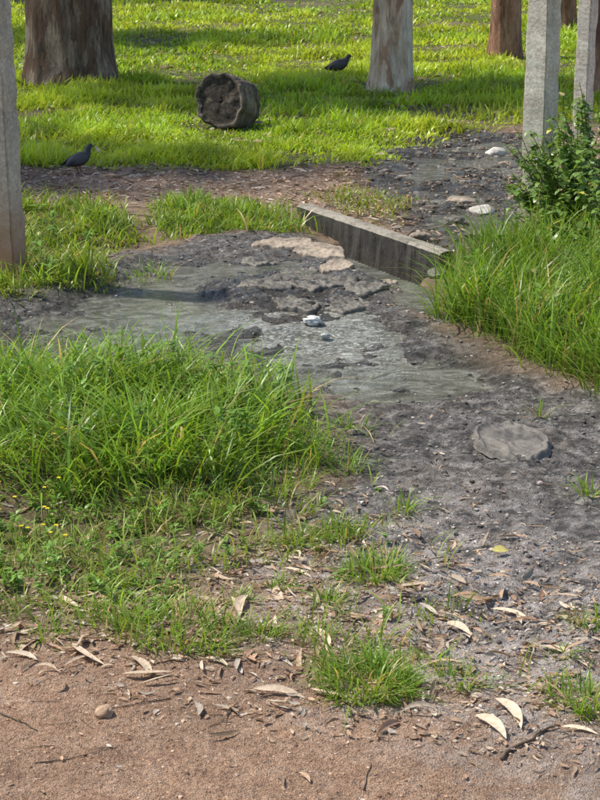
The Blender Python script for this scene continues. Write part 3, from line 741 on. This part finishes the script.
# log
def log():
    m=bark("grey_brown_log_bark",[(.36,(.08,.063,.048)),(.5,(.19,.15,.115)),(.66,(.38,.31,.24))],5)
    m2,nt,p,o=mat("weathered_end_grain")
    n=noise(nt,coord(nt),12,7,.75);n2_=noise(nt,coord(nt),50,5,.7)
    c=ramp(nt,n,[(.36,(.035,.027,.022)),(.5,(.085,.065,.05)),(.66,(.18,.14,.105))])
    c=mix(nt,1.0,c,ramp(nt,n2_,[(.35,.5),(.65,1.25)]),'MULTIPLY')
    nt.links.new(c,p.inputs["Base Color"]);p.inputs["Roughness"].default_value=.9;bump(nt,p,math_(nt,'ADD',n,math_(nt,'MULTIPLY',n2_,.5)),1,.04)
    R=.205;L1=.10;ys=np.concatenate([np.linspace(-.25,-.235,3),np.linspace(-.22,L1,20)])
    rr=np.concatenate([[R*.92,R*.97,R*.99],np.full(20,R)])
    P=np.stack([ys*0,ys,ys*0],1)
    nf=lambda th,s,p:1+.16*fbm(np.cos(th)*1.3+3,np.sin(th)*1.3+p[1]*.5,.8,3,8)+.06*fbm(np.cos(th)*7,np.sin(th)*7+p[1]*1.2,.6,3,9)
    seg=96;V,T=tube(P,rr,seg,nf,caps=False)
    T=list(map(list,T));mi=[0]*len(T);V=list(map(tuple,V));
    for (st,sg,yy) in ((0,1,-.25),((len(ys)-1)*seg,-1,L1)):
        prev=[st+j for j in range(seg)]
        for f in (.90,.8,.65,.5,.35,.2,.08):
            cur=[]
            for j in range(seg):
                a=V[st+j];cur.append(len(V));V.append((a[0]*f,yy+sg*(.006+.016*float(vn(a[0]*f*26,a[2]*f*26,9))),a[2]*f))
            for j in range(seg):
                k=(j+1)%seg;T+=[[prev[j],cur[j],cur[k]],[prev[j],cur[k],prev[k]]];mi+=[0 if f==.90 else 1]*2
            prev=cur
        T+=[[prev[0],prev[j],prev[j+1]] for j in range(1,seg-1)];mi+=[1]*(seg-2)
    ob=mkmesh("cut_log",np.array(V),np.array(T),[m,m2],midx=mi)
    c=g(229,130);ob.location=(c[0]+.02,c[1]+.2,.165);ob.rotation_euler=(math.radians(-14),math.radians(25),math.radians(-26))
log()
# ------------------------------------------------------------ birds
def bird(name,c,az,scale,seed=0,headup=0.0,up=0):
    e=empty(name)
    m,nt,p,o=mat("feathers");a=attr(nt,"col").outputs["Color"];n=noise(nt,coord(nt,(1,3,3)),90,4)
    nt.links.new(mix(nt,1.0,a,ramp(nt,n,[(.3,.65),(.7,1.25)]),'MULTIPLY'),p.inputs["Base Color"]);p.inputs["Roughness"].default_value=.6
    A=Acc();D=(.055,.055,.062)
    pts=[(-.105,.072,.008),(-.085,.08,.022),(-.055,.09,.036),(-.02,.098,.047),(.02,.106,.050),(.052,.118,.043),(.072,.136,.031),(.083,.155+headup,.023),(.092,.172+headup,.0205),(.105,.181+headup,.020),(.118,.18+headup,.014),(.125,.178+headup,.006)]
    P=np.array([(q[0],0,q[1]) for q in pts]);R=np.array([q[2] for q in pts])
    s=np.linspace(0,len(pts)-1,48);P=np.stack([np.interp(s,range(len(pts)),P[:,k]) for k in range(3)],1);R=np.interp(s,range(len(pts)),R)
    for _ in range(4): P[1:-1]=(P[:-2]+2*P[1:-1]+P[2:])/4;R[1:-1]=(R[:-2]+2*R[1:-1]+R[2:])/4
    V,T=tube(P,R,20);cl=np.tile(np.array(D),(len(V),1));nk=V[:,0]>.06;cl[nk]=(.035,.05,.05);A.add(V,T,cl)
    A.add(*tube([(.121,0,.179+headup),(.132,0,.177+headup),(.143,0,.171+headup)],[.0055,.004,.001],8),C=(.05,.045,.04))
    for sgn in (-1,1):
        V,T=ico(2);A.add(V*.0035+np.array([.109,sgn*.0175,.185+headup]),T,(.25,.06,.02))
        W=[(.045,.118,.006),(.03,.117,.022),(0,.108,.031),(-.04,.098,.027),(-.08,.086,.016),(-.12,.074,.006),(-.135,.07,.001)]
        Pw=np.array([(q[0],sgn*(.043-.25*max(0,-q[0]-.02)),q[1]) for q in W]);V,T=tube(Pw,[q[2] for q in W],14)
        V[:,1]=sgn*.040*(1)+ (V[:,1]-sgn*.040)*.33
        cw=np.tile(np.array([.08,.08,.088]),(len(V),1));cw[V[:,0]<-.07]=(.02,.02,.023);A.add(V,T,cw)
        f=np.array([.012,sgn*.02,0]);A.add(*tube([(.0,sgn*.022,.075),(-.006,sgn*.021,.045),f+(0,0,.004)],[.010,.004,.003],8),C=(.22,.06,.05))
        for ta in (-.5,0,.5,math.pi):
            l=.024 if ta<3 else .014
            A.add(*tube([f+(0,0,.003),f+(l*math.cos(ta),l*math.sin(ta),.002)],[.0028,.0015],6),C=(.22,.06,.05))
    k=7;az_=math.pi+np.linspace(-.16,.16,k);A.add(*leafset(np.full(k,-.07),np.zeros(k),np.full(k,.082)+np.arange(k)*.0007,az_,np.full(k,-.22),np.full(k,.115),np.full(k,.022),np.tile([.022,.022,.026],(k,1)),6,0.0,None,.05))
    A.make("body",[m],parent=e)
    z0=float(hgt(np.array([c[0]]),np.array([c[1]]))[0]);e.location=(c[0],c[1],z0+up);e.scale=(scale,)*3;e.rotation_euler=(0,0,az)
bird("pigeon",g(79,176),math.radians(42),.88,0,.010)
bird("pigeon",g(338,79),math.radians(25),1.1,1,-.005,.004)
# ------------------------------------------------------------ light
w=bpy.data.worlds.new("World");sc.world=w;w.use_nodes=True;nt=w.node_tree
bg=nt.nodes["Background"];sky=nt.nodes.new("ShaderNodeTexSky");sky.sky_type='NISHITA';sky.sun_disc=False
EL=math.radians(55);sx,sy=-.94,.34
sky.sun_elevation=EL;sky.sun_rotation=math.atan2(sx,sy)
nt.links.new(sky.outputs[0],bg.inputs[0]);bg.inputs[1].default_value=.145
sl=bpy.data.lights.new("sun",'SUN');sl.energy=5.0;sl.angle=math.radians(1.5);sl.color=(1,.93,.80)
so=bpy.data.objects.new("sun",sl);sc.collection.objects.link(so)
d=Vector((sx*math.cos(EL),sy*math.cos(EL),math.sin(EL)));so.rotation_euler=d.to_track_quat('Z','Y').to_euler();so.location=(0,0,20)
sc.view_settings.view_transform='Standard';sc.view_settings.look='None';sc.view_settings.exposure=0
